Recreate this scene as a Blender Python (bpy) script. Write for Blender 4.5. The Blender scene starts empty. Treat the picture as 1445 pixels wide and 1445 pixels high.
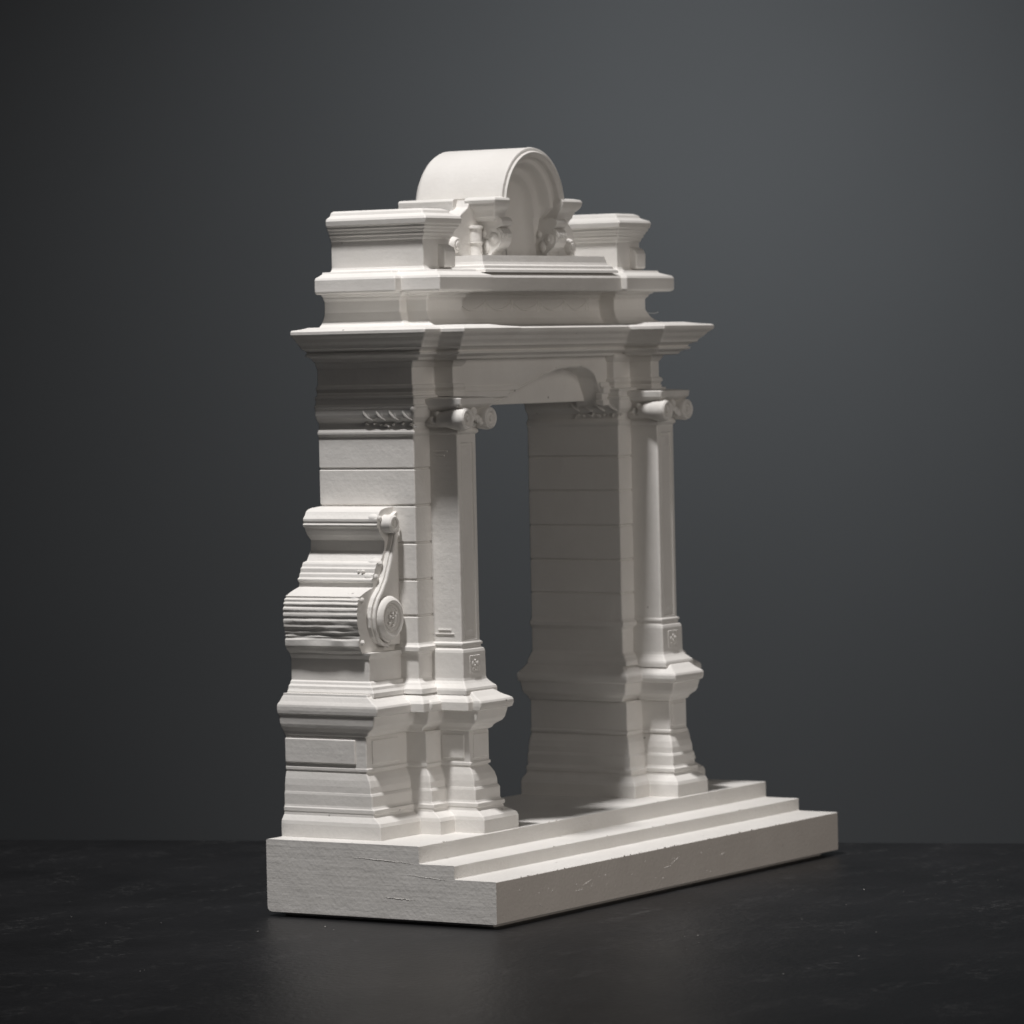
import bpy, bmesh, math, random
from mathutils import Vector, Matrix
random.seed(4)
S = 0.01                                   # model units are centimetres
SC = bpy.context.scene
COL = SC.collection
R = math.radians

# ------------------------------------------------------------------ camera
def cam_axes(yaw, pitch, roll):
    y, p, r = R(yaw), R(pitch), R(roll)
    fw = Vector((math.sin(-y)*math.cos(p), math.cos(-y)*math.cos(p), math.sin(p)))
    rt = Vector((math.cos(-y), -math.sin(-y), 0)); up = rt.cross(fw)
    c, s = math.cos(r), math.sin(r)
    return c*rt + s*up, -s*rt + c*up, fw
RT, UP, FW = cam_axes(-57.320952, -2.0638821, -1.2071381)
CP = Vector((-104.529, -67.84307, 16.0783))
cd = bpy.data.cameras.new('camera'); cam = bpy.data.objects.new('camera', cd); COL.objects.link(cam)
M = Matrix((RT, UP, -FW)).transposed().to_4x4(); M.translation = CP*S
cam.matrix_world = M
cd.sensor_width = 36; cd.lens = 36*6304.5987/1445
cd.clip_start = .05; cd.clip_end = 100
cd.dof.use_dof = True; cd.dof.focus_distance = 1.235; cd.dof.aperture_fstop = 40
SC.camera = cam

# ------------------------------------------------------------------ view
SC.view_settings.view_transform = 'Standard'; SC.view_settings.look = 'None'
SC.view_settings.exposure = 0; SC.view_settings.gamma = 1
SC.render.engine = 'CYCLES'

# ------------------------------------------------------------------ world and lamps
W = bpy.data.worlds.new('World'); SC.world = W; W.use_nodes = True
W.node_tree.nodes['Background'].inputs[0].default_value = (.72, .82, 1, 1)
W.node_tree.nodes['Background'].inputs[1].default_value = .014

def area(name, loc, target, size, power, color=(1, 1, 1), size_y=None, spread=180):
    l = bpy.data.lights.new(name, 'AREA'); o = bpy.data.objects.new(name, l); COL.objects.link(o)
    l.energy = power; l.color = color; l.size = size*S; l.spread = R(spread)
    if size_y: l.shape = 'RECTANGLE'; l.size_y = size_y*S
    o.location = Vector(loc)*S
    o.rotation_euler = (Vector(target)-Vector(loc)).to_track_quat('-Z', 'Y').to_euler()
    return o
# key: a small softbox high on the left, travelling along +X and down
KDIR = Vector((1, .018, -2.8)).normalized()
KEY = Vector((6, 5, 11)) - KDIR*165
area('key_softbox', KEY, (6, 5, 11), 13, .75, (1, .972, .96), spread=28)
# weak big fill from the front right
area('fill_softbox', (-9, -64, 26), (11, 2, 7), 44, .29, (1, .92, .85), spread=80)
# lamp on the backdrop, from the upper right
BL = CP + FW*150 + RT*7 + UP*28
area('backdrop_lamp', BL, CP + FW*185 + RT*10 + UP*8, 12, .225, (.955, .985, 1), spread=102)

# ------------------------------------------------------------------ materials
def nmat(name):
    m = bpy.data.materials.new(name); m.use_nodes = True
    nt = m.node_tree; b = nt.nodes['Principled BSDF']
    return m, nt, b
def N(nt, t, **kw):
    n = nt.nodes.new(t)
    for k, v in kw.items():
        if hasattr(n, k): setattr(n, k, v)
        else: n.inputs[k.replace('_', ' ')].default_value = v
    return n
def plaster(name, streak=.5, tone=(.765, .75, .722), grain=1.0):
    m, nt, b = nmat(name); L = nt.links.new
    tc = N(nt, 'ShaderNodeTexCoord')
    n1 = N(nt, 'ShaderNodeTexNoise', Scale=55.0, Detail=6.0, Roughness=.6); L(tc.outputs['Object'], n1.inputs['Vector'])
    cr = N(nt, 'ShaderNodeValToRGB'); cr.color_ramp.elements[0].position = .3; cr.color_ramp.elements[1].position = .7
    cr.color_ramp.elements[0].color = (tone[0]*.93, tone[1]*.925, tone[2]*.92, 1); cr.color_ramp.elements[1].color = (*tone, 1)
    L(n1.outputs[0], cr.inputs[0])
    # sparse dark pits
    v = N(nt, 'ShaderNodeTexVoronoi', Scale=150.0); L(tc.outputs['Object'], v.inputs['Vector'])
    pr = N(nt, 'ShaderNodeValToRGB'); pr.color_ramp.elements[0].position = .035; pr.color_ramp.elements[1].position = .075
    pr.color_ramp.elements[0].color = (.42, .41, .40, 1); pr.color_ramp.elements[1].color = (1, 1, 1, 1)
    L(v.outputs['Distance'], pr.inputs[0])
    big = N(nt, 'ShaderNodeTexNoise', Scale=70.0, Detail=1.0); L(tc.outputs['Object'], big.inputs['Vector'])
    br = N(nt, 'ShaderNodeValToRGB'); br.color_ramp.elements[0].position = .60; br.color_ramp.elements[1].position = .66
    L(big.outputs[0], br.inputs[0])
    pm = N(nt, 'ShaderNodeMix', data_type='RGBA', blend_type='MULTIPLY'); L(br.outputs[0], pm.inputs[0])
    L(cr.outputs[0], pm.inputs[6]); L(pr.outputs[0], pm.inputs[7]); L(pm.outputs[2], b.inputs['Base Color'])
    b.inputs['Roughness'].default_value = .62
    b.inputs['Specular IOR Level'].default_value = .3
    # bumps: grain, layer streaks, soft waviness
    g = N(nt, 'ShaderNodeTexNoise', Scale=900.0, Detail=3.0); L(tc.outputs['Object'], g.inputs['Vector'])
    bg = N(nt, 'ShaderNodeBump', Strength=.30*grain, Distance=.00025); L(g.outputs[0], bg.inputs['Height'])
    mp = N(nt, 'ShaderNodeMapping'); mp.inputs['Scale'].default_value = (18, 18, 650); L(tc.outputs['Object'], mp.inputs[0])
    st = N(nt, 'ShaderNodeTexNoise', Scale=1.0, Detail=3.0, Roughness=.6); L(mp.outputs[0], st.inputs['Vector'])
    bs = N(nt, 'ShaderNodeBump', Strength=.26*streak, Distance=.0003); L(st.outputs[0], bs.inputs['Height']); L(bg.outputs[0], bs.inputs['Normal'])
    w = N(nt, 'ShaderNodeTexNoise', Scale=130.0, Detail=2.0); L(tc.outputs['Object'], w.inputs['Vector'])
    bw = N(nt, 'ShaderNodeBump', Strength=.35, Distance=.0006); L(w.outputs[0], bw.inputs['Height']); L(bs.outputs[0], bw.inputs['Normal'])
    L(bw.outputs[0], b.inputs['Normal'])
    return m
PL = plaster('cast_plaster', .45)
PB = plaster('cast_plaster_ridged', 1.0, grain=1.3)
PF = plaster('cast_plaster_rough', 1.0, tone=(.72, .68, .635), grain=3.4)

def table_mat():
    m, nt, b = nmat('black_painted_board'); L = nt.links.new
    tc = N(nt, 'ShaderNodeTexCoord')
    n = N(nt, 'ShaderNodeTexNoise', Scale=14.0, Detail=7.0, Roughness=.62); L(tc.outputs['Object'], n.inputs['Vector'])
    cr = N(nt, 'ShaderNodeValToRGB'); e = cr.color_ramp.elements
    e[0].position = .35; e[0].color = (.004, .0042, .005, 1); e[1].position = .72; e[1].color = (.013, .0133, .0150, 1)
    L(n.outputs[0], cr.inputs[0])
    # faint scuffs of plaster dust, drawn out across the board
    mp = N(nt, 'ShaderNodeMapping'); mp.inputs['Rotation'].default_value = (0, 0, R(33)); mp.inputs['Scale'].default_value = (26, 60, 10)
    L(tc.outputs['Object'], mp.inputs[0])
    sc = N(nt, 'ShaderNodeTexNoise', Scale=1.0, Detail=8.0, Roughness=.7); L(mp.outputs[0], sc.inputs['Vector'])
    sr = N(nt, 'ShaderNodeValToRGB'); sr.color_ramp.elements[0].position = .50; sr.color_ramp.elements[1].position = .72
    L(sc.outputs[0], sr.inputs[0])
    fine = N(nt, 'ShaderNodeTexNoise', Scale=420.0, Detail=3.0, Roughness=.8); L(tc.outputs['Object'], fine.inputs['Vector'])
    fr = N(nt, 'ShaderNodeValToRGB'); fr.color_ramp.elements[0].position = .5; fr.color_ramp.elements[1].position = .72
    L(fine.outputs[0], fr.inputs[0])
    mul = N(nt, 'ShaderNodeMath', operation='MULTIPLY'); L(sr.outputs[0], mul.inputs[0]); L(fr.outputs[0], mul.inputs[1])
    mx = N(nt, 'ShaderNodeMix', data_type='RGBA'); L(mul.outputs[0], mx.inputs[0]); L(cr.outputs[0], mx.inputs[6])
    mx.inputs[7].default_value = (.10, .10, .10, 1)
    L(mx.outputs[2], b.inputs['Base Color'])
    rr = N(nt, 'ShaderNodeMapRange'); rr.inputs[3].default_value = .34; rr.inputs[4].default_value = .52
    L(n.outputs[0], rr.inputs[0]); L(rr.outputs[0], b.inputs['Roughness'])
    b.inputs['Specular IOR Level'].default_value = .5
    g = N(nt, 'ShaderNodeTexNoise', Scale=600.0, Detail=4.0); L(tc.outputs['Object'], g.inputs['Vector'])
    bp = N(nt, 'ShaderNodeBump', Strength=.5, Distance=.0003); L(g.outputs[0], bp.inputs['Height']); L(bp.outputs[0], b.inputs['Normal'])
    return m
def backdrop_mat():
    m, nt, b = nmat('grey_blue_backdrop_paper'); L = nt.links.new
    tc = N(nt, 'ShaderNodeTexCoord')
    n = N(nt, 'ShaderNodeTexNoise', Scale=5.0, Detail=3.0); L(tc.outputs['Object'], n.inputs['Vector'])
    cr = N(nt, 'ShaderNodeValToRGB'); e = cr.color_ramp.elements
    e[0].position = .3; e[0].color = (.160, .168, .176, 1); e[1].position = .7; e[1].color = (.172, .181, .190, 1)
    L(n.outputs[0], cr.inputs[0]); L(cr.outputs[0], b.inputs['Base Color'])
    b.inputs['Roughness'].default_value = .9; b.inputs['Specular IOR Level'].default_value = .15
    return m

# ------------------------------------------------------------------ mesh helpers (units: cm)
def new(name, bm, mat, parent=None, mirror=False, sharp=33, wn=True, smooth=True):
    if mirror:
        for v in bm.verts: v.co.x = 20 - v.co.x
        bmesh.ops.reverse_faces(bm, faces=bm.faces)
    bm.normal_update()
    for v in bm.verts: v.co *= S
    big = [f for f in bm.faces if len(f.verts) > 5]
    if big: bmesh.ops.triangulate(bm, faces=big, ngon_method='EAR_CLIP')
    bm.normal_update()
    for f in bm.faces: f.smooth = smooth
    for e in bm.edges:
        if len(e.link_faces) == 2 and e.calc_face_angle(0) > R(sharp): e.smooth = False
    me = bpy.data.meshes.new(name); bm.to_mesh(me); bm.free(); me.materials.append(mat)
    o = bpy.data.objects.new(name, me); COL.objects.link(o)
    if parent: o.parent = parent
    if wn:
        w = o.modifiers.new('wn', 'WEIGHTED_NORMAL'); w.keep_sharp = True; w.mode = 'FACE_AREA'
    return o

def fillet(pts, r, seg=3, closed=False, rs=None):
    """round the corners of a polyline (2-D)"""
    n = len(pts); out = []
    for i, p in enumerate(pts):
        rr = rs[i] if rs else r
        if not closed and i in (0, n-1): out.append(tuple(p)); continue
        a = Vector(pts[i-1]); b = Vector(p); c = Vector(pts[(i+1) % n])
        u = a-b; v = c-b; lu, lv = u.length, v.length
        if lu < 1e-6 or lv < 1e-6: out.append(tuple(p)); continue
        u /= lu; v /= lv
        d = max(-1, min(1, u.dot(v))); th = math.acos(d)
        if th > R(172): out.append(tuple(p)); continue
        t = min(rr/math.tan(th/2), lu*.45, lv*.45)
        p0, p1 = b+u*t, b+v*t
        for k in range(seg+1):
            s = k/seg; out.append(tuple((1-s)**2*p0 + 2*s*(1-s)*b + s*s*p1))
    return out

def ring(plan, o, z, r, left=1., right=1., front=1., back=0., seg=3, rot=None):
    """offset a rectilinear CCW plan outward by o (scaled per side) and round its corners"""
    n = len(plan); q = []
    def off(a, b):
        dx, dy = b[0]-a[0], b[1]-a[1]
        l = math.hypot(dx, dy); nx, ny = dy/l, -dx/l
        k = (left if nx < 0 else right) if abs(nx) > abs(ny) else (front if ny < 0 else back)
        return nx*o*k, ny*o*k
    for i in range(n):
        e0 = off(plan[i-1], plan[i]); e1 = off(plan[i], plan[(i+1) % n])
        q.append((plan[i][0]+e0[0]+e1[0], plan[i][1]+e0[1]+e1[1]))
    out = []
    for i, p in enumerate(q):
        a = Vector(q[i-1]); b = Vector(p); c = Vector(q[(i+1) % n])
        u = (a-b); v = (c-b); t = min(r, u.length*.45, v.length*.45); u.normalize(); v.normalize()
        p0, p1 = b+u*t, b+v*t
        for k in range(seg+1):
            s = k/seg; w = (1-s)**2*p0 + 2*s*(1-s)*b + s*s*p1
            out.append((w.x, w.y, z))
    return out

def loft(rings, bm=None):
    bm = bm or bmesh.new(); vr = [[bm.verts.new(p) for p in r] for r in rings]
    n = len(vr[0])
    for a, b in zip(vr, vr[1:]):
        for i in range(n):
            bm.faces.new((a[i], a[(i+1) % n], b[(i+1) % n], b[i]))
    bm.faces.new(list(reversed(vr[0]))); bm.faces.new(vr[-1])
    return bm

def mould(plan, prof, r=.05, pr=.03, bm=None, **kw):
    """prof: list of (offset, z) from bottom to top; corners softened by pr"""
    pf = fillet(prof, pr, 3)
    return loft([ring(plan, o, z, r, **kw) for o, z in pf], bm)

def prism_y(poly, y0, y1, bm=None, bev=.03):
    """polygon in XZ (any order) extruded from y0 (front) to y1, front edge softened"""
    bm = bm or bmesh.new()
    area2 = sum(poly[i-1][0]*poly[i][1]-poly[i][0]*poly[i-1][1] for i in range(len(poly)))
    if area2 < 0: poly = poly[::-1]
    n = len(poly)
    f0 = [bm.verts.new((x, y0, z)) for x, z in poly]; f1 = [bm.verts.new((x, y1, z)) for x, z in poly]
    for i in range(n):
        j = (i+1) % n
        bm.faces.new((f0[j], f0[i], f1[i], f1[j]))
    ff = bm.faces.new(f0); bm.faces.new(list(reversed(f1)))
    bmesh.ops.recalc_face_normals(bm, faces=bm.faces)
    if bev:
        bmesh.ops.bevel(bm, geom=list(ff.edges), offset=bev, segments=2, affect='EDGES', profile=.6, clamp_overlap=True)
    return bm

def box(bm, x0, x1, y0, y1, z0, z1, r=.03):
    t = bmesh.new(); bmesh.ops.create_cube(t, size=1)
    for v in t.verts:
        v.co = Vector((x0+(v.co.x+.5)*(x1-x0), y0+(v.co.y+.5)*(y1-y0), z0+(v.co.z+.5)*(z1-z0)))
    if r: bmesh.ops.bevel(t, geom=t.edges[:], offset=r, segments=3, affect='EDGES', profile=.5)
    return merge(bm, t)
def merge(bm, t):
    if bm is None: return t
    me = bpy.data.meshes.new('tmp'); t.to_mesh(me); t.free(); bm.from_mesh(me); bpy.data.meshes.remove(me)
    return bm
def blob(bm, c, r, seg=2, noise=0, rot=None):
    t = bmesh.new(); bmesh.ops.create_icosphere(t, subdivisions=seg, radius=1)
    for v in t.verts:
        k = 1+random.uniform(-noise, noise)
        p = Vector((v.co.x*r[0]*k, v.co.y*r[1]*k, v.co.z*r[2]*k))
        if rot: p = rot @ p
        v.co = p + Vector(c)
    return merge(bm, t)
def lathe_y(bm, cx, cz, prof, seg=40):
    """prof: (radius, y) list, axis along Y, front (small y) pole first"""
    t = bmesh.new(); rings = []
    for r, y in prof:
        if r < 1e-5: rings.append([t.verts.new((cx, y, cz))]); continue
        rings.append([t.verts.new((cx+r*math.cos(2*math.pi*k/seg), y, cz+r*math.sin(2*math.pi*k/seg))) for k in range(seg)])
    for a, b in zip(rings, rings[1:]):
        for k in range(seg):
            j = (k+1) % seg
            if len(a) == 1: t.faces.new((a[0], b[k], b[j]))
            elif len(b) == 1: t.faces.new((a[k], b[0], a[j]))
            else: t.faces.new((a[j], a[k], b[k], b[j]))
    bmesh.ops.recalc_face_normals(t, faces=t.faces)
    return merge(bm, t)
def tube(bm, pts, r, seg=8, flat=None):
    """round bar along points; flat squashes it towards the wall along Y"""
    t = bmesh.new(); rings = []; n = len(pts); P = [Vector(p) for p in pts]
    for i, p in enumerate(P):
        d = (P[min(i+1, n-1)]-P[max(i-1, 0)]).normalized()
        a = d.cross(Vector((0, 1, 0)))
        if a.length < .01: a = d.cross(Vector((1, 0, 0)))
        a.normalize(); b = d.cross(a)
        rr = r[i] if isinstance(r, (list, tuple)) else r
        rings.append([t.verts.new(p + (a*math.cos(2*math.pi*k/seg) + b*math.sin(2*math.pi*k/seg))*rr) for k in range(seg)])
    for a, b in zip(rings, rings[1:]):
        for k in range(seg): t.faces.new((a[k], a[(k+1) % seg], b[(k+1) % seg], b[k]))
    t.faces.new(list(reversed(rings[0]))); t.faces.new(rings[-1])
    bmesh.ops.recalc_face_normals(t, faces=t.faces)
    return merge(bm, t)

# ------------------------------------------------------------------ setting
def setting(name, o, kind='structure'):
    o['kind'] = kind; return o
fwh = Vector((FW.x, FW.y, 0)).normalized(); rth = Vector((RT.x, RT.y, 0)).normalized()
C0 = Vector((CP.x, CP.y, 0))
def tabletop():
    bm = bmesh.new()
    def q(d, s, z): return C0 + fwh*d + rth*s + Vector((0, 0, z))
    d0, d1 = 60, 147
    t = bmesh.new()
    vs = [t.verts.new(q(d, s, z)) for z in (-2.3, -.12) for d, s in ((d0, -70), (d0, 70), (d1-15.5, 70), (d1+16, -70))]
    t.faces.new(vs[3::-1]); t.faces.new(vs[4:])
    for i in range(4): t.faces.new((vs[i], vs[(i+1) % 4], vs[4+(i+1) % 4], vs[4+i]))
    bmesh.ops.recalc_face_normals(t, faces=t.faces)
    bmesh.ops.bevel(t, geom=t.edges[:], offset=.15, segments=3, affect='EDGES')
    return t
setting('tabletop', new('tabletop', tabletop(), table_mat(), wn=True))
def backdrop():
    bm = bmesh.new(); d = 185
    a = [C0 + fwh*d + rth*s + Vector((0, 0, z)) for s, z in ((-140, -60), (140, -60), (140, 110), (-140, 110))]
    b = [p + fwh*.4 for p in a]
    va = [bm.verts.new(p) for p in a]; vb = [bm.verts.new(p) for p in b]
    bm.faces.new(va); bm.faces.new(vb[::-1])
    for i in range(4): bm.faces.new((va[(i+1) % 4], va[i], vb[i], vb[(i+1) % 4]))
    bmesh.ops.recalc_face_normals(bm, faces=bm.faces)
    return bm
setting('backdrop', new('backdrop', backdrop(), backdrop_mat(), wn=False))

# ------------------------------------------------------------------ the model
root = bpy.data.objects.new('architectural_model', None); COL.objects.link(root)
root.empty_display_size = .02
root['label'] = 'white plaster model of a classical archway on a stepped base'
root['category'] = 'model'
YB = 7.85

# base with three steps: YZ profile run along X
def base():
    z1, z2, z3 = 1.227, 1.62, 2.12
    p = [(0, .02), (0, z1), (1.396, z1), (1.396, z2), (2.592, z2), (2.592, z3), (7.9, z3), (7.9, .02)]
    rs = [.05, .035, .05, .035, .05, .035, .05, .16]
    pf = fillet(p, .03, 3, closed=True, rs=rs)
    bm = bmesh.new(); n = len(pf); nx = 60
    rings = []
    for i in range(nx+1):
        x = 20*i/nx
        rings.append([bm.verts.new((x, y, z)) for y, z in pf])
    for a, b in zip(rings, rings[1:]):
        for i in range(n):
            j = (i+1) % n
            bm.faces.new((a[i], a[j], b[j], b[i]))
    bm.faces.new(rings[0][::-1]); bm.faces.new(rings[-1])
    bmesh.ops.recalc_face_normals(bm, faces=bm.faces)
    ends = [e for e in bm.edges if e.calc_face_angle(0) > R(60) and abs(e.verts[0].co.x-e.verts[1].co.x) < 1e-6]
    # recessed foot: the block stands slightly proud of the board
    box(bm, .45, 19.6, .40, 7.6, -.12, .3, .02)
    # casting burrs left along the step edges
    rnd = random.Random(7)
    for k in range(46):
        y, z = rnd.choice([(0, z1), (0, z1), (1.396, z2), (2.592, z3)])
        x = rnd.uniform(.3, 17); s = rnd.uniform(.012, .035)
        blob(bm, (x, y+rnd.uniform(-.01, .03), z+.002), (s*1.5, s, s), 1, .3)
    for k in range(26):
        x = rnd.uniform(.5, 12); z = rnd.uniform(.2, 1.1); s = rnd.uniform(.012, .03)
        blob(bm, (x, -.004, z), (s, s*.6, s), 1, .3)
    return bm
base_o = new('stepped_base', base(), PF, root)
# near end of the base is the smoother, ridged cast face: second material slot by face normal
base_o.data.materials.append(PB)
for f in base_o.data.polygons:
    if not (f.normal.y < -.9 and f.center.y < .01): f.material_index = 1
# scratches in the end face and the front face (raised slivers)
def wob(p0, p1, n, a):
    rnd = random.Random(int(p0[2]*100)); out = []
    for i in range(n+1):
        t = i/n; p = [p0[k]+(p1[k]-p0[k])*t for k in range(3)]; p[2] += rnd.uniform(-a, a); out.append(p)
    return out
for p0, p1, r in (((-.002, 3.85, .62), (-.002, 2.75, .58), .008), ((-.002, 4.9, 1.72), (-.002, 2.75, 1.62), .007), ((-.002, 3.0, 1.30), (-.002, 1.7, 1.2), .006)):
    new('scratch_mark', tube(None, wob(p0, p1, 14, .010), [r*(.2+.8*math.sin(math.pi*i/14)) for i in range(15)], 5), PB, base_o, wn=False)
for x, z, l, a in ((4.6, .62, .5, .25), (4.2, .5, .45, .05), (9.6, .7, .55, .35), (9.2, .62, .4, .1), (4.9, .45, .3, .6), (12.5, .65, .3, .2), (2.2, .35, .2, -.4)):
    pts = [(x+l*t*math.cos(a), -.004, z+l*t*math.sin(a)) for t in (0, .33, .66, 1)]
    new('scratch_mark', tube(None, pts, [.004, .011, .011, .004], 5), PB, base_o, wn=False)

ZB = 2.12
# ---- pier pieces, all built for the near pier; the far pier is its mirror about x = 10
PED = [(.98, YB), (.98, 4.98), (3.02, 4.98), (3.02, 4.28), (3.78, 4.28), (3.78, 3.26), (4.815, 3.26), (4.815, 4.28), (5.70, 4.28), (5.70, YB)]
PED = [PED[0]] + PED[1:]
KW = dict(left=.40, right=1, front=1, back=.07)
SH = [(3.0, YB), (3.0, 4.47), (5.55, 4.47), (5.55, YB)]
PI = [(3.83, 4.9), (3.83, 3.5), (4.82, 3.5), (4.82, 4.9)]

def pedestal():
    prof = [(.60, ZB-.01), (.60, 2.50), (.56, 2.60), (.44, 2.68), (.30, 2.76), (.28, 2.84), (.315, 2.87), (.315, 2.97), (.25, 3.0),
            (.22, 3.06), (.22, 3.36), (.19, 3.42), (.17, 3.44), (.16, 3.62), (.11, 3.80), (.03, 3.95), (.0, 4.0)]
    bm = mould(PED, prof, .05, .02, **KW)
    prof = [(-.02, 4.0), (-.02, 4.05), (.035, 4.06), (.035, 4.14), (.0, 4.16), (.0, 5.02), (-.02, 5.06), (.0, 5.08)]
    return mould(PED, prof, .05, .02, bm, **KW)
def ped_panels():
    # raised faces of the die
    bm = None
    bm = box(bm, .93, 1.2, 5.35, YB-.02, 4.26, 4.98, .04)
    bm = box(bm, 1.25, 2.6, 4.945, 5.2, 4.26, 4.96, .03)
    bm = box(bm, 3.95, 4.65, 3.225, 3.5, 4.26, 4.96, .03)
    bm = box(bm, 3.745, 3.95, 3.45, 4.2, 4.26, 4.96, .03)
    return bm
def ped_cornice():
    prof = [(.0, 5.06), (.08, 5.10), (.12, 5.18), (.20, 5.24), (.30, 5.30), (.36, 5.40), (.38, 5.50), (.40, 5.56), (.42, 5.66), (.52, 5.70),
            (.55, 5.80), (.55, 5.90), (.52, 5.96), (.44, 6.01), (.34, 6.06), (.24, 6.13), (.16, 6.19), (.10, 6.22), (.08, 6.28)]
    plan = [(x, 4.46 if abs(y-4.28) < .01 else y) for x, y in PED]
    bm = mould(plan, prof, .06, .03, left=.38, right=1, front=1, back=.25)
    # weathered bed that fills the re-entrant corners behind the lip
    bed = [(1.3, YB-.03), (1.3, 4.80), (2.55, 4.80), (2.55, 4.05), (3.38, 4.05), (3.38, 3.05), (5.22, 3.05), (5.22, 4.05), (6.0, 4.05), (6.0, YB-.03)]
    return mould(bed, [(.06, 5.7), (.06, 5.93), (0, 6.02), (-.12, 6.13), (-.25, 6.20)], .08, .03, bm, left=1, right=1, front=1, back=0)
# upper pedestal zone: outer block under the scroll, shaft foot and pilaster block
def scroll_block():
    pl = [(1.36, YB), (1.36, 5.08), (3.1, 5.08), (3.1, YB)]
    prof = [(.30, 6.2), (.29, 6.32), (.22, 6.40), (.20, 6.48), (.10, 6.53), (.07, 6.60), (0, 6.64), (0, 7.28), (.03, 7.32), (.07, 7.38), (.09, 7.46)]
    return mould(pl, prof, .04, .02, left=.8, right=0, front=1, back=0)
def shaft():
    G = [8.446, 9.496, 10.566, 11.656, 12.726]
    pr = [(.30, 6.2), (.28, 6.34), (.16, 6.44), (.12, 6.50), (.03, 6.56), (0, 6.62), (0, 7.30), (.03, 7.36), (.10, 7.42), (.10, 7.54), (.03, 7.60), (.0, 7.66)]
    for g in G: pr += [(.0, g-.045), (-.05, g-.012), (-.05, g+.012), (.0, g+.045)]
    pr += [(.0, 13.70)]
    return mould(SH, pr, .06, .02, left=1, right=1, front=1, back=0)
def shaft_cap():
    # astragal, hollow neck, ovolo and fillets on top of the banded shaft
    pr = [(.0, 13.66), (.03, 13.70), (.06, 13.74), (.06, 13.80), (.03, 13.85), (-.02, 13.90), (-.02, 14.06), (.02, 14.10), (.08, 14.16), (.13, 14.22), (.15, 14.30),
          (.16, 14.48), (.19, 14.52), (.19, 14.58), (.13, 14.60), (.13, 14.76), (.16, 14.78), (.16, 14.84), (0, 14.86)]
    bm = mould(SH, pr, .06, .02, left=1, right=1, front=1, back=0)
    rnd = random.Random(3)
    # egg-and-dart leaves near the front corner of the left face and along the inner face
    for side, x in ((-1, 3.0), (1, 5.55)):
        for k in range(4):
            y = 4.55 + k*.46
            pts = [(x+side*(.09+.05*math.sin(math.pi*t)), y+.20-.30*t+.10*math.sin(math.pi*t), 14.50-.36*t) for t in (0, .2, .4, .6, .8, 1)]
            tube(bm, pts, [.02, .04, .05, .05, .045, .02], 8)
            blob(bm, (x+side*.09, y+.02, 14.30), (.07, .13, .16), 2, .03)
            for q in range(4):
                blob(bm, (x-side*.0+side*rnd.uniform(0, .02), y+rnd.uniform(-.2, .2), 14.0+rnd.uniform(-.05, .06)), (.05, rnd.uniform(.04, .08), .035), 1, .3)
    blob(bm, (2.86, 4.36, 14.46), (.10, .10, .10), 2, .05)
    return bm
def pilaster():
    bm = bmesh.new(); bmesh.ops.create_cube(bm, size=1)
    x0, x1, y0, y1, z0, z1 = 3.83, 4.82, 3.5, 4.9, 7.45, 13.75
    for v in bm.verts: v.co = Vector((x0+(v.co.x+.5)*(x1-x0), y0+(v.co.y+.5)*(y1-y0), z0+(v.co.z+.5)*(z1-z0)))
    vert = [e for e in bm.edges if abs(e.verts[0].co.z-e.verts[1].co.z) > 1]
    bmesh.ops.bevel(bm, geom=vert, offset=.05, segments=3, affect='EDGES', profile=.5)
    bm.faces.ensure_lookup_table()
    for n in (Vector((0, -1, 0)),):
        f = max(bm.faces, key=lambda f: (f.normal.dot(n) > .99)*f.calc_area())
        r = bmesh.ops.inset_region(bm, faces=[f], thickness=.17, depth=0)
        # longer margins at head and foot
        zs = sorted({round(v.co.z, 4) for v in f.verts})
        for v in f.verts: v.co.z += .12 if v.co.z < 10 else -.18
        bmesh.ops.inset_region(bm, faces=[f], thickness=.04, depth=-.05)
        bmesh.ops.inset_region(bm, faces=[f], thickness=.05, depth=0)
        bmesh.ops.inset_region(bm, faces=[f], thickness=.03, depth=.022)
    # pointed drop at the head of the front panel, cushions at the foot
    blob(bm, (4.32, 3.55, 13.15), (.24, .06, .16), 2)
    blob(bm, (4.32, 3.57, 7.90), (.30, .06, .13), 3)
    box(bm, 3.80, 3.86, 3.85, 4.35, 13.18, 13.22, .008); box(bm, 3.80, 3.86, 3.95, 4.25, 13.06, 13.10, .008)
    box(bm, 3.80, 3.86, 3.75, 4.40, 7.86, 7.90, .008); box(bm, 3.80, 3.86, 3.85, 4.30, 7.98, 8.02, .008)
    return bm
def pilaster_block():
    pr = [(.35, 6.14), (.35, 6.26), (.33, 6.32), (.28, 6.36), (.20, 6.44), (.14, 6.52), (.12, 6.60), (.11, 7.34), (.09, 7.42), (.03, 7.46), (.02, 7.52), (.06, 7.55), (.06, 7.61), (.01, 7.65)]
    bm = mould(PI, pr, .05, .02)
    return bm
def emblem():
    bm = None
    y = 3.375
    for a, b in (((4.07, 6.72), (4.07, 7.22)), ((4.58, 6.72), (4.58, 7.22)), ((4.07, 6.72), (4.58, 6.72)), ((4.07, 7.22), (4.58, 7.22))):
        bm = tube(bm, [(a[0], y+.012, a[1]), ((a[0]+b[0])/2+.01, y+.02, (a[1]+b[1])/2), (b[0], y+.012, b[1])], .022, 6)
    for x, z, s in ((4.20, 7.0, .07), (4.45, 7.0, .07), (4.325, 6.93, .05), (4.22, 6.86, .05), (4.43, 6.86, .05), (4.325, 7.09, .04), (4.325, 6.81, .03)):
        bm = blob(bm, (x, y+.01, z), (s, .04, s*1.2), 2, .1)
    return bm
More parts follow.
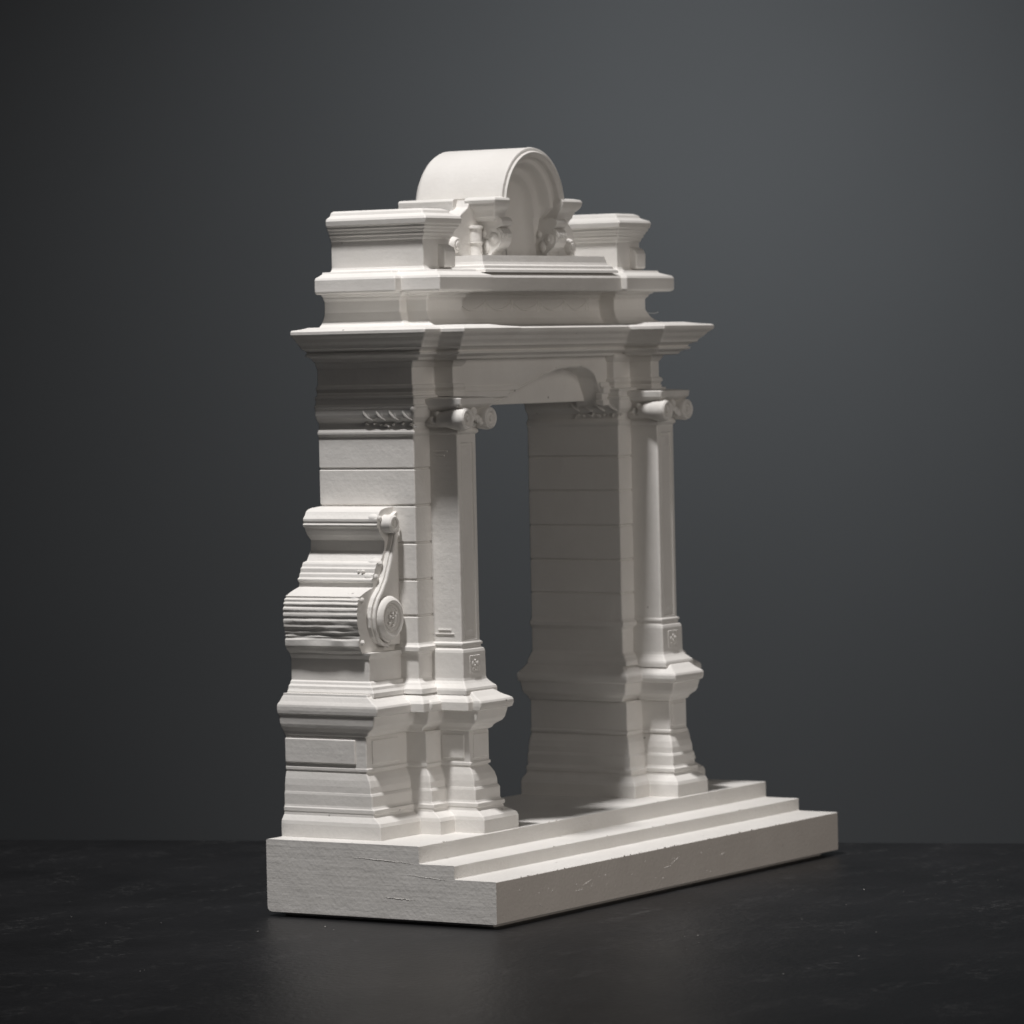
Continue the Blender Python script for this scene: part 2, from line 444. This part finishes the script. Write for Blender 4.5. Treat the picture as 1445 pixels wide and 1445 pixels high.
def pil_capital():
    # necking, bell, abacus
    pr = [(-.02, 13.66), (.03, 13.70), (.07, 13.74), (.07, 13.80), (.03, 13.85), (.05, 13.90), (.14, 13.98), (.18, 14.12), (.16, 14.25), (.12, 14.36), (.24, 14.44), (.32, 14.50), (.38, 14.56), (.40, 14.74), (.0, 14.78)]
    bm = mould(PI, pr, .07, .03)
    return bm
def volute_pair():
    bm = None
    cx = ((3.70, 1), (4.95, -1))
    for x, s in cx:
        # big corner scroll, its axis along Y, with a stepped face and a curled eye
        bm = lathe_y(bm, x, 14.14, [(0, 3.0), (.07, 3.01), (.10, 3.07), (.16, 3.09), (.20, 3.03), (.26, 3.01), (.31, 3.05), (.345, 3.17), (.32, 3.45), (.24, 3.75), (.20, 4.0), (0, 4.02)], 28)
        for k in range(3):
            bm = blob(bm, (x+s*(.28+.12*k), 3.22, 14.02+.07*k), (.13, .10, .10), 2, .06)
    # side scrolls and leaves on the left and right faces
    for x in (3.66, 4.99):
        for k, (yy, zz, r) in enumerate(((3.55, 14.12, .20), (3.92, 14.05, .15), (4.22, 14.12, .12), (3.75, 14.30, .10), (4.05, 14.30, .09))):
            bm = blob(bm, (x, yy, zz), (.12, r, r), 2, .06)
    bm = blob(bm, (4.32, 3.26, 14.32), (.14, .13, .16), 2, .08)
    return bm

def console_profile():
    raw = [(3.05, 7.40), (1.288, 7.43), (1.20, 7.52), (1.16, 7.60), (1.10, 7.66), (1.10, 7.82), (1.145, 7.88), (1.12, 7.93), (1.13, 7.98)]
    # fluted belly: small scallops along a bulging arc
    belly = [(1.09, 8.05), (1.045, 8.22), (1.025, 8.40), (1.02, 8.58), (1.035, 8.75), (1.07, 8.90), (1.13, 9.02), (1.22, 9.11)]
    for i in range(len(belly)-1):
        a, b = belly[i], belly[i+1]
        raw += [a, ((a[0]+b[0])/2+(.03, .018, .03, .02, .034, .02, .03)[i], (a[1]+b[1])/2-.03), ((a[0]+b[0])/2, (a[1]+b[1])/2+.035)]
    raw += [belly[-1], (1.449, 9.20), (1.60, 9.25), (1.862, 9.32), (1.87, 9.46), (1.80, 9.50), (1.80, 9.56), (1.88, 9.60), (1.90, 9.70), (1.96, 9.74),
            (1.97, 9.86), (2.04, 9.90), (2.06, 9.98), (2.102, 10.03), (2.282, 10.06), (2.36, 10.18), (2.459, 10.31), (2.50, 10.36), (2.515, 10.66), (2.44, 10.72), (2.33, 10.82), (2.25, 10.95), (2.22, 11.03),
            (2.15, 11.06), (2.12, 11.12), (2.17, 11.18), (2.14, 11.22), (2.14, 11.30), (2.20, 11.36), (2.25, 11.42), (2.30, 11.50), (2.40, 11.56), (2.60, 11.60), (3.05, 11.63)]
    return raw
def console():
    from mathutils import noise
    pf = fillet(console_profile(), .025, 2)
    a2 = sum(pf[i-1][0]*pf[i][1]-pf[i][0]*pf[i-1][1] for i in range(len(pf)))
    if a2 < 0: pf = pf[::-1]
    bm = bmesh.new(); ny = 44; rings = []
    for k in range(ny+1):
        y = 5.24+(YB-5.24)*k/ny; rg = []
        for x, z in pf:
            d = 0
            if x < 2.95:
                w = max(0, min(1, (9.15-z)/.3))
                d = w*.018*noise.noise((3.1, y*.75, z*6.0)) + .008*noise.noise((x, y*1.3, z*2.5))
                d += w*max(0, min(1, (8.6-z)/.4))*.03*noise.noise((9.0, y*1.4, z*9.0+.5*math.sin(y*1.7)))
            rg.append(bm.verts.new((x+d, y, z+(.012*noise.noise((0, y*.9, z*3)) if x < 2.95 and z < 9 else 0))))
        rings.append(rg)
    n = len(pf)
    for a, b in zip(rings, rings[1:]):
        for i in range(n): bm.faces.new((a[i], a[(i+1) % n], b[(i+1) % n], b[i]))
    bm.faces.new(rings[0]); bm.faces.new(rings[-1][::-1])
    bmesh.ops.recalc_face_normals(bm, faces=bm.faces)
    # every flute ends in a soft rolled knuckle near the front side
    for z, x in ((11.30, 2.25), (10.0, 2.22), (9.62, 1.98), (8.98, 1.25), (7.76, 1.22)):
        blob(bm, (x+.05, 5.42, z), (.17, .25, .15), 2, .03)
    # small rosettes on the flutes
    for z, x in ((9.78, 1.93), (9.16, 1.42)):
        blob(bm, (x, 5.62, z), (.07, .07, .06), 1, .1); blob(bm, (x, 5.78, z), (.05, .05, .05), 1, .1)
    return bm
def console_cheek():
    # scroll-shaped side plate, seen edge-on from the front
    pts = [(3.05, 7.62), (2.20, 7.62), (1.90, 7.70), (1.66, 7.90), (1.52, 8.18), (1.50, 8.48), (1.58, 8.78), (1.74, 9.05), (2.00, 9.30), (2.22, 9.60), (2.40, 10.0), (2.60, 10.45), (2.74, 10.8), (2.80, 11.1), (2.80, 11.4), (3.05, 11.5)]
    bm = prism_y(fillet(pts, .05, 2), 5.10, 5.3, bev=.04)
    # raised scroll ribbon following the edge
    rib = [(2.30, 7.62), (2.02, 7.68), (1.80, 7.86), (1.66, 8.14), (1.63, 8.46), (1.70, 8.74), (1.84, 8.98), (2.06, 9.22), (2.28, 9.52), (2.46, 9.9), (2.64, 10.35), (2.80, 10.75), (2.88, 11.0)]
    tube(bm, [(x, 5.06, z) for x, z in fillet(rib, .3, 3)], .055, 8)
    rib2 = [(2.42, 7.74), (2.16, 7.78), (1.95, 7.92), (1.80, 8.16), (1.76, 8.44), (1.82, 8.70), (1.96, 8.92)]
    tube(bm, [(x, 5.05, z) for x, z in fillet(rib2, .3, 3)], .045, 8)
    return bm
def volute_disc():
    bm = lathe_y(None, 2.33, 8.42, [(0, 4.93), (.30, 4.93), (.33, 4.90), (.36, 4.90), (.38, 4.94), (.41, 4.94), (.44, 4.89), (.52, 4.86), (.60, 4.91), (.645, 5.0), (.645, 5.12), (0, 5.14)], 56)
    pts = [(.13*math.cos(k*1.257+.3), .13*math.sin(k*1.257+.3), .06, .075) for k in range(5)] + [(0, 0, .05, .05), (-.17, -.14, .04, .05), (.18, .12, .04, .06), (.02, -.22, .07, .03)]
    for x, z, a, b in pts:
        blob(bm, (2.33+x, 4.92, 8.42+z), (a, .075, b), 2, .08)
    return bm
def volute_top():
    bm = lathe_y(None, 2.56, 11.14, [(0, 4.90), (.06, 4.90), (.08, 4.93), (.13, 4.93), (.15, 4.89), (.21, 4.89), (.255, 4.94), (.27, 5.05), (.27, 5.30), (0, 5.32)], 40)
    tube(bm, [(2.60, 4.93, 10.86), (2.74, 4.95, 10.90), (2.86, 4.98, 11.02), (2.88, 5.0, 11.2)], .04, 6)
    return bm

def build_pier(mir, extra):
    k = dict(mirror=mir)
    core = new('pier', shaft(), PL, root, **k)
    if extra: core['label'] = extra
    p = new('pedestal', pedestal(), PL, core, **k)
    new('pedestal_panel', ped_panels(), PL, core, **k)
    new('pedestal_cornice', ped_cornice(), PL, core, **k)
    new('scroll_block', scroll_block(), PL, core, **k)
    new('shaft_cap', shaft_cap(), PL, core, **k)
    new('pilaster', pilaster(), PL, core, **k)
    new('pilaster_block', pilaster_block(), PL, core, **k)
    new('emblem', emblem(), PL, core, **k)
    new('pilaster_capital', pil_capital(), PL, core, **k)
    new('capital_scrolls', volute_pair(), PL, core, **k)
    c = new('scroll_buttress', console(), PB, core, **k)
    new('buttress_cheek', console_cheek(), PL, core, **k)
    new('volute_disc', volute_disc(), PL, core, **k)
    new('volute_eye', volute_top(), PL, core, **k)
    return core
build_pier(False, 'nearer pier, brightly lit')
build_pier(True, 'farther pier, in shade')

# ---- entablature ---------------------------------------------------------
# full plan: two pier blocks with ressauts over the pilasters and a recessed middle
def ent_plan(ax, ay, rx0, rx1, ry, my, bx):
    """ax,ay outer face / front of pier block; rx0..rx1 x-range of ressaut, ry its front; my front of the middle; bx inner end of the pier block"""
    a = [(ax, YB), (ax, ay), (rx0, ay), (rx0, ry), (rx1, ry), (rx1, my)]
    b = [(20-x, y) for x, y in reversed(a)]
    return a + b
def frieze_wall():
    # block over one pier, between the capitals and the cornice
    pl = [(3.0, YB), (3.0, 4.47), (4.13, 4.47), (4.13, 3.80), (4.62, 3.80), (4.62, 4.6), (5.55, 4.6), (5.55, YB)]
    pr = [(.06, 14.80), (.06, 14.92), (.02, 14.95), (.05, 15.0), (.09, 15.06), (.06, 15.14), (.0, 15.18), (.0, 15.66), (.04, 15.70), (.10, 15.80), (.12, 15.9)]
    return mould(pl, pr, .05, .02, left=1, right=1, front=1, back=0)
ARCH = [(5.75, 13.95), (6.4, 14.05), (7.1, 14.28), (7.919, 14.50), (8.511, 14.66), (9.234, 14.90), (10.245, 15.18), (10.655, 15.31), (11.475, 15.47), (12.3, 15.53), (12.9, 15.52), (13.335, 15.44), (13.70, 15.26), (13.86, 14.98), (14.05, 14.65), (14.2, 14.3)]
def arch_z(x):
    for a, b in zip(ARCH, ARCH[1:]):
        if a[0] <= x <= b[0]: return a[1]+(b[1]-a[1])*(x-a[0])/(b[0]-a[0])
def arch_wall():
    poly = [(5.4, 16.0), (5.4, 13.95)] + ARCH + [(14.6, 14.3), (14.6, 16.0)]
    bm = prism_y(poly, 4.86, 5.8, bev=.05)
    return bm
def architrave_bands(side):
    bm = None
    # stepped bands broken by the arch, one set on each side of it
    for z0, z1, d in ((14.32, 14.51, .10), (14.50, 14.71, .06), (14.70, 14.91, .12), (14.90, 15.05, .06)):
        if side < 0:
            xl = max(x for x in [5.6+i*.05 for i in range(170)] if x < 12 and arch_z(max(x, 5.76)) <= z0 or x < 6)
            bm = box(bm, 5.3, xl, 4.86-d, 5.0, z0, z1, .03)
        else:
            bm = box(bm, 13.98 if z0 < 14.8 else 13.9, 14.7, 4.81-d, 5.0, z0, z1, .03)
    return bm
def archivolt():
    bm = None
    pts = [(x+(-.02), z+.07) for x, z in ARCH[8:15]]
    pts = fillet(pts, .4, 4)
    bm = tube(bm, [(x, 4.85, z) for x, z in pts], [.02+.04*math.sin(math.pi*i/(len(pts)-1)) for i in range(len(pts))], 8)
    pts = fillet([(x, z) for x, z in ARCH[2:9]], .3, 3)
    bm = tube(bm, [(x, 4.85, z+.03) for x, z in pts], .03, 8)
    return bm
def tympanum():
    return box(None, 5.4, 14.6, 5.5, YB-.02, 14.46, 16.0, .03)
def main_cornice():
    plan = [(3.0, YB), (3.0, 4.30), (3.83, 4.30), (3.83, 3.50), (4.90, 3.50), (4.90, 4.74)]
    plan = plan + [(20-x, y) for x, y in reversed(plan)]
    pr = [(.06, 15.86), (.16, 15.88), (.20, 15.95), (.30, 16.0), (.42, 16.03), (.44, 16.09), (.36, 16.12), (.42, 16.18), (.50, 16.22), (.60, 16.25), (.62, 16.31), (.66, 16.36), (.76, 16.44), (.84, 16.54), (.95, 16.62), (.985, 16.67), (.985, 16.76), (.93, 16.80), (.60, 16.83), (.30, 16.88)]
    return mould(plan, pr, .05, .02, left=1.03, right=1.0, front=1, back=.22)
ent = new('entablature', arch_wall(), PL, root)
new('frieze_block', frieze_wall(), PL, ent); new('frieze_block', frieze_wall(), PL, ent, mirror=True)
new('architrave', architrave_bands(-1), PL, ent); new('architrave', architrave_bands(1), PL, ent)
new('archivolt', archivolt(), PL, ent)
new('tympanum', tympanum(), PL, ent)
new('cornice', main_cornice(), PL, ent)

# ---- attic ---------------------------------------------------------------
DIE = [(3.45, YB), (3.45, 5.15), (3.80, 5.15), (3.80, 4.44), (5.70, 4.44), (5.70, 5.02)]
DIE = DIE + [(20-x, y) for x, y in reversed(DIE)]
def attic_die():
    pr = [(.55, 16.84), (.42, 16.88), (.26, 16.96), (.14, 17.06), (.06, 17.18), (.0, 17.30), (.0, 17.62), (.03, 17.66), (.09, 17.70), (.10, 17.76), (.20, 17.80), (.26, 17.86)]
    return mould(DIE, pr, .06, .03, left=.6, right=1, front=.8, back=.1)
def attic_slab():
    plan = [(3.40, YB), (3.40, 5.38), (3.72, 5.38), (3.72, 4.04), (5.82, 4.04), (5.82, 4.50)]
    plan = [(3.40, YB), (3.40, 5.38), (3.72, 5.38), (3.72, 4.04), (5.82, 4.04), (5.82, 4.24)]
    plan = plan + [(20-x, y) for x, y in reversed(plan)]
    pr = [(.28, 17.84), (.36, 17.87), (.39, 17.92), (.39, 18.26), (.35, 18.33), (.20, 18.38), (.05, 18.44), (.02, 18.50)]
    return mould(plan, pr, .06, .03, left=1.05, right=1, front=1, back=.05)
def garland():
    bm = None; y = 5.02
    xs = [6.3, 7.8, 9.3, 10.8, 12.3, 13.6]
    for a, b in zip(xs, xs[1:]):
        pts = [(a+(b-a)*t, y-.005, 17.58-.26*math.sin(math.pi*t)) for t in [i/12 for i in range(13)]]
        bm = tube(bm, pts, [.018+.028*math.sin(math.pi*i/12) for i in range(13)], 6)
    for x in xs:
        bm = blob(bm, (x, y, 17.56), (.09, .05, .09), 2, .1)
        bm = tube(bm, [(x-.04, y, 17.5), (x-.08, y, 17.34), (x-.03, y, 17.16)], .026, 6)
        bm = tube(bm, [(x+.05, y, 17.5), (x+.10, y, 17.36), (x+.05, y, 17.22)], .022, 6)
    return bm
att = new('attic', attic_die(), PL, root)
new('attic_slab', attic_slab(), PL, att)
new('garland', garland(), PL, att)

def attic_pedestal(mir):
    pl = [(3.87, YB), (3.87, 4.58), (5.26, 4.58), (5.26, YB)]
    pr = [(.12, 18.40), (.10, 18.50), (.03, 18.56), (.0, 18.62), (.0, 19.42)]
    b = new('attic_pedestal', mould(pl, pr, .05, .02, left=1, right=1, front=1, back=.02), PL, root, mirror=mir)
    pr = [(.0, 19.40), (.04, 19.44), (.06, 19.52), (.11, 19.56), (.11, 19.62), (.15, 19.66), (.17, 19.72), (.22, 19.76), (.22, 19.82), (.27, 19.86), (.29, 20.0), (.25, 20.07), (.12, 20.12), (.04, 20.16), (.0, 20.24), (-.14, 20.30), (-.4, 20.31)]
    new('pedestal_cap', mould(pl, pr, .05, .02, left=.9, right=1, front=1, back=.02), PL, b, mirror=mir)
    xa, xb = (3.93, 4.50) if mir else (4.64, 5.22)
    pf = fillet([(4.7, 18.56), (4.34, 18.56), (4.32, 19.02), (4.38, 19.16), (4.50, 19.22), (4.7, 19.30)], .06, 3)
    bb = bmesh.new(); a = [bb.verts.new((xa, y, z)) for y, z in pf]; b2 = [bb.verts.new((xb, y, z)) for y, z in pf]
    for i in range(len(pf)): bb.faces.new((a[i], a[(i+1) % len(pf)], b2[(i+1) % len(pf)], b2[i]))
    fs = [bb.faces.new(a[::-1]), bb.faces.new(b2)]
    bmesh.ops.recalc_face_normals(bb, faces=bb.faces)
    bmesh.ops.bevel(bb, geom=list({e for f in fs for e in f.edges}), offset=.05, segments=3, affect='EDGES', profile=.5, clamp_overlap=True)
    new('bracket_block', bb, PL, b, mirror=mir)
    return b
attic_pedestal(False); attic_pedestal(True)

# ---- crowning aedicule ---------------------------------------------------
YF = 4.62
def plinth():
    pl = [(6.35, YB), (6.35, 4.15), (13.3, 4.15), (13.3, YB)]
    pr = [(.26, 18.42), (.24, 18.50), (.17, 18.54), (.15, 18.62), (.08, 18.66), (.04, 18.74), (.02, 18.84), (.0, 18.93)]
    return mould(pl, pr, .04, .02, left=.9, right=1.6, front=1, back=0)
def hood():
    # barrel vault with rolled front rim; open at the front for the niche
    bm = bmesh.new(); n = 40; zc = 20.42; Ro = 1.80
    prof = [(1.52, YF+.25), (1.52, YF+.02), (1.58, YF-.06), (1.66, YF-.08), (1.70, YF-.02), (1.74, YF-.02), (1.79, YF-.0), (1.81, YF+.07), (Ro, YF+.14), (Ro, 7.60), (Ro-.06, 7.72), (Ro-.2, YB)]
    rings = []
    a0 = R(-2)
    for i in range(n+1):
        a = math.pi*i/n
        rings.append([bm.verts.new((10+r*math.cos(a), y, zc+r*math.sin(a))) for r, y in prof])
    m = len(prof)
    for a, b in zip(rings, rings[1:]):
        for j in range(m-1): bm.faces.new((a[j], a[j+1], b[j+1], b[j]))
    # back cap
    c = bm.verts.new((10, YB, zc))
    for a, b in zip(rings, rings[1:]): bm.faces.new((a[-1], c, b[-1]))
    bmesh.ops.recalc_face_normals(bm, faces=bm.faces)
    return bm
def niche():
    # concave shell: half cylinder below, quarter sphere above, with stepped rings
    bm = bmesh.new(); zc = 20.42; nA = 28
    prof = [(1.56, YF+.02), (1.53, YF+.16), (1.47, YF+.24), (1.36, YF+.27), (1.31, YF+.34), (1.28, YF+.50), (1.20, YF+.60), (1.06, YF+.63), (.99, YF+.70), (.93, YF+.86), (.78, YF+1.00), (.50, YF+1.10), (.25, YF+1.14), (0.02, YF+1.15)]
    cols = []
    for i in range(nA+1):
        a = math.pi*i/nA
        cols.append([bm.verts.new((10+r*math.cos(a), y, zc+r*math.sin(a))) for r, y in prof])
    for a, b in zip(cols, cols[1:]):
        for j in range(len(prof)-1): bm.faces.new((a[j], b[j], b[j+1], a[j+1]))
    # below the springing the recess flattens into the wall behind the brackets
    def drop(v, z):
        k = (20.42-z)/1.5
        return bm.verts.new((v.co.x, max(v.co.y, YF+.55+.30*k) if abs(v.co.x-10) > 1.0 else v.co.y-.15*k, z))
    for s in (0, -1):
        rows = [cols[s]] + [[drop(v, z) for v in cols[s]] for z in (20.1, 19.7, 19.3, 18.88)]
        for a, b in zip(rows, rows[1:]):
            for j in range(len(prof)-1): bm.faces.new((a[j], a[j+1], b[j+1], b[j]))
    bmesh.ops.recalc_face_normals(bm, faces=bm.faces)
    return bm
def spring_cornice(s):
    # entablature of the aedicule, interrupted by the niche
    x0, x1 = (8.0, 8.52) if s < 0 else (11.48, 12.28)
    pl = [(x0, 5.6), (x0, YF+.12), (x1, YF+.12), (x1, 5.6)]
    pr = [(-.02, 19.98), (.0, 20.05), (.06, 20.10), (.10, 20.22), (.16, 20.30), (.24, 20.36), (.30, 20.42), (.34, 20.50), (.36, 20.60), (.30, 20.67), (.1, 20.70)]
    return mould(pl, pr, .05, .03, left=1 if s < 0 else 0, right=0 if s < 0 else 1, front=.7, back=0)
def body_slab():
    # long side slab that carries the vault, behind the wings
    bm = None
    pl = [(7.45, YB), (7.45, 5.86), (12.55, 5.86), (12.55, YB)]
    pr = [(-.10, 18.9), (-.10, 20.18), (-.02, 20.22), (.0, 20.30), (.0, 20.60), (-.05, 20.66), (-.3, 20.68)]
    return mould(pl, pr, .04, .02, left=1, right=1, front=0, back=0)
def wing(side):
    # scroll-edged plate on each side of the niche
    p = [(13.62, 18.9), (13.63, 19.30), (13.58, 19.48), (13.46, 19.80), (13.25, 20.02), (13.08, 20.20), (12.70, 20.40), (12.60, 20.62)]
    if side < 0: p = [(20-x-.04 if i < 4 else 20-x+.3, z) for i, (x, z) in enumerate(p)]
    xi = 11.3 if side > 0 else 8.7
    return prism_y(fillet(p, .15, 3) + [(xi, 20.62), (xi, 18.9)], 5.42, 5.95, bev=.04)
def side_volute(x):
    return lathe_y(None, x, 19.26, [(0, 5.24), (.10, 5.24), (.13, 5.28), (.19, 5.27), (.24, 5.33), (.26, 5.42), (0, 5.44)], 28)
def baluster(s):
    x = 7.86 if s < 0 else 12.14
    bm = None
    for z0, z1, r in ((18.9, 19.34, .20), (19.30, 19.38, .24), (19.36, 19.78, .19), (19.74, 19.86, .23)):
        t = bmesh.new(); bmesh.ops.create_cone(t, cap_ends=True, segments=20, radius1=r, radius2=r*.96, depth=z1-z0)
        for v in t.verts: v.co += Vector((x, 5.34, (z0+z1)/2))
        bmesh.ops.bevel(t, geom=[e for e in t.edges if e.calc_face_angle(0) > 1], offset=.03, segments=2, affect='EDGES')
        bm = merge(bm, t)
    return bm
def bracket(s):
    # console projecting towards the viewer: its profile lies in the YZ plane
    x0, x1 = (8.16, 8.74) if s < 0 else (11.28, 11.86)
    prof = [(5.50, 20.10), (YF+.10, 20.10), (YF+.02, 20.06), (YF-.04, 19.98), (YF-.02, 19.88), (YF+.08, 19.80), (YF+.20, 19.76), (YF+.12, 19.72), (YF+.04, 19.62), (YF-.0, 19.50),
            (YF+.02, 19.36), (YF+.10, 19.22), (YF+.24, 19.12), (YF+.34, 19.04), (YF+.36, 18.96), (YF+.32, 18.9), (5.50, 18.9)]
    pf = fillet(prof, .04, 3)
    bm = bmesh.new()
    a = [bm.verts.new((x0, y, z)) for y, z in pf]; b = [bm.verts.new((x1, y, z)) for y, z in pf]; n = len(pf)
    for i in range(n): bm.faces.new((a[i], a[(i+1) % n], b[(i+1) % n], b[i]))
    fa = bm.faces.new(a[::-1]); fb = bm.faces.new(b)
    bmesh.ops.recalc_face_normals(bm, faces=bm.faces)
    bmesh.ops.bevel(bm, geom=list({e for f in (fa, fb) for e in f.edges}), offset=.035, segments=2, affect='EDGES', profile=.6, clamp_overlap=True)
    # leaves lapping over the knee and a rolled curl on each side
    for i in range(4):
        xx = x0+.08+(x1-x0-.16)*i/3
        tube(bm, [(xx, YF+.22, 19.74), (xx, YF+.06, 19.70), (xx, YF-.02, 19.58), (xx, YF-.03, 19.46+.04*(i % 2))], [.05, .065, .06, .03], 8)
    for xs in (x0, x1):
        blob(bm, (xs, YF+.26, 19.46), (.07, .17, .19), 2, .02)
        blob(bm, (xs, YF+.26, 19.46), (.11, .08, .09), 2, .02)
        blob(bm, (xs, YF+.52, 19.24), (.06, .12, .22), 2, .02)
        blob(bm, (xs, YF+.62, 19.62), (.06, .10, .12), 2, .02)
    return bm
aed = new('aedicule', body_slab(), PL, root)
new('aedicule_plinth', plinth(), PL, aed)
new('vault_hood', hood(), PL, aed)
new('shell_niche', niche(), PL, aed)
new('scroll_wing', wing(-1), PL, aed); new('scroll_wing', wing(1), PL, aed)
new('side_volute', side_volute(6.78), PL, aed); new('side_volute', side_volute(13.25), PL, aed)
for s in (-1, 1):
    new('baluster', baluster(s), PL, aed)
    new('aedicule_cornice', spring_cornice(s), PL, aed)
    new('scroll_bracket', bracket(s), PL, aed)

# ---- dust and crumbs on the board ---------------------------------------
def crumbs():
    bm = None; rnd = random.Random(12)
    spots = [(6.5, -5, 5), (3, -7.5, 3.5), (14, -4, 4), (-2, 11, 3), (-3, 6, 3), (10, -14, 8), (-10, 8, 5)]
    for k in range(34):
        x, y, w = rnd.choice(spots)
        x += rnd.gauss(0, w); y += rnd.gauss(0, w*.6)
        if -.6 < x < 20.6 and -.6 < y < 8.5: continue
        s = rnd.choice((.006, .007, .008, .010, .015)) * rnd.uniform(.7, 1.2)
        bm = blob(bm, (x, y, -.12+s*.5), (s*1.3, s, s*.7), 1, .3)
    return bm
dust = new('plaster_dust', crumbs(), PL, wn=False); dust['kind'] = 'stuff'
dust['label'] = 'tiny white plaster crumbs scattered on the black tabletop'; dust['category'] = 'dust'

def fibre():
    pts = [(14.9+.9*t, 4.0-.25*t, 16.98+.30*t+.08*math.sin(5*t)) for t in [i/10 for i in range(11)]]
    return tube(None, pts, .006, 5)
fb = new('lint_fibre', fibre(), PL, wn=False)
fb['label'] = 'single thin pale lint hair curling off the cornice at far right'; fb['category'] = 'lint'
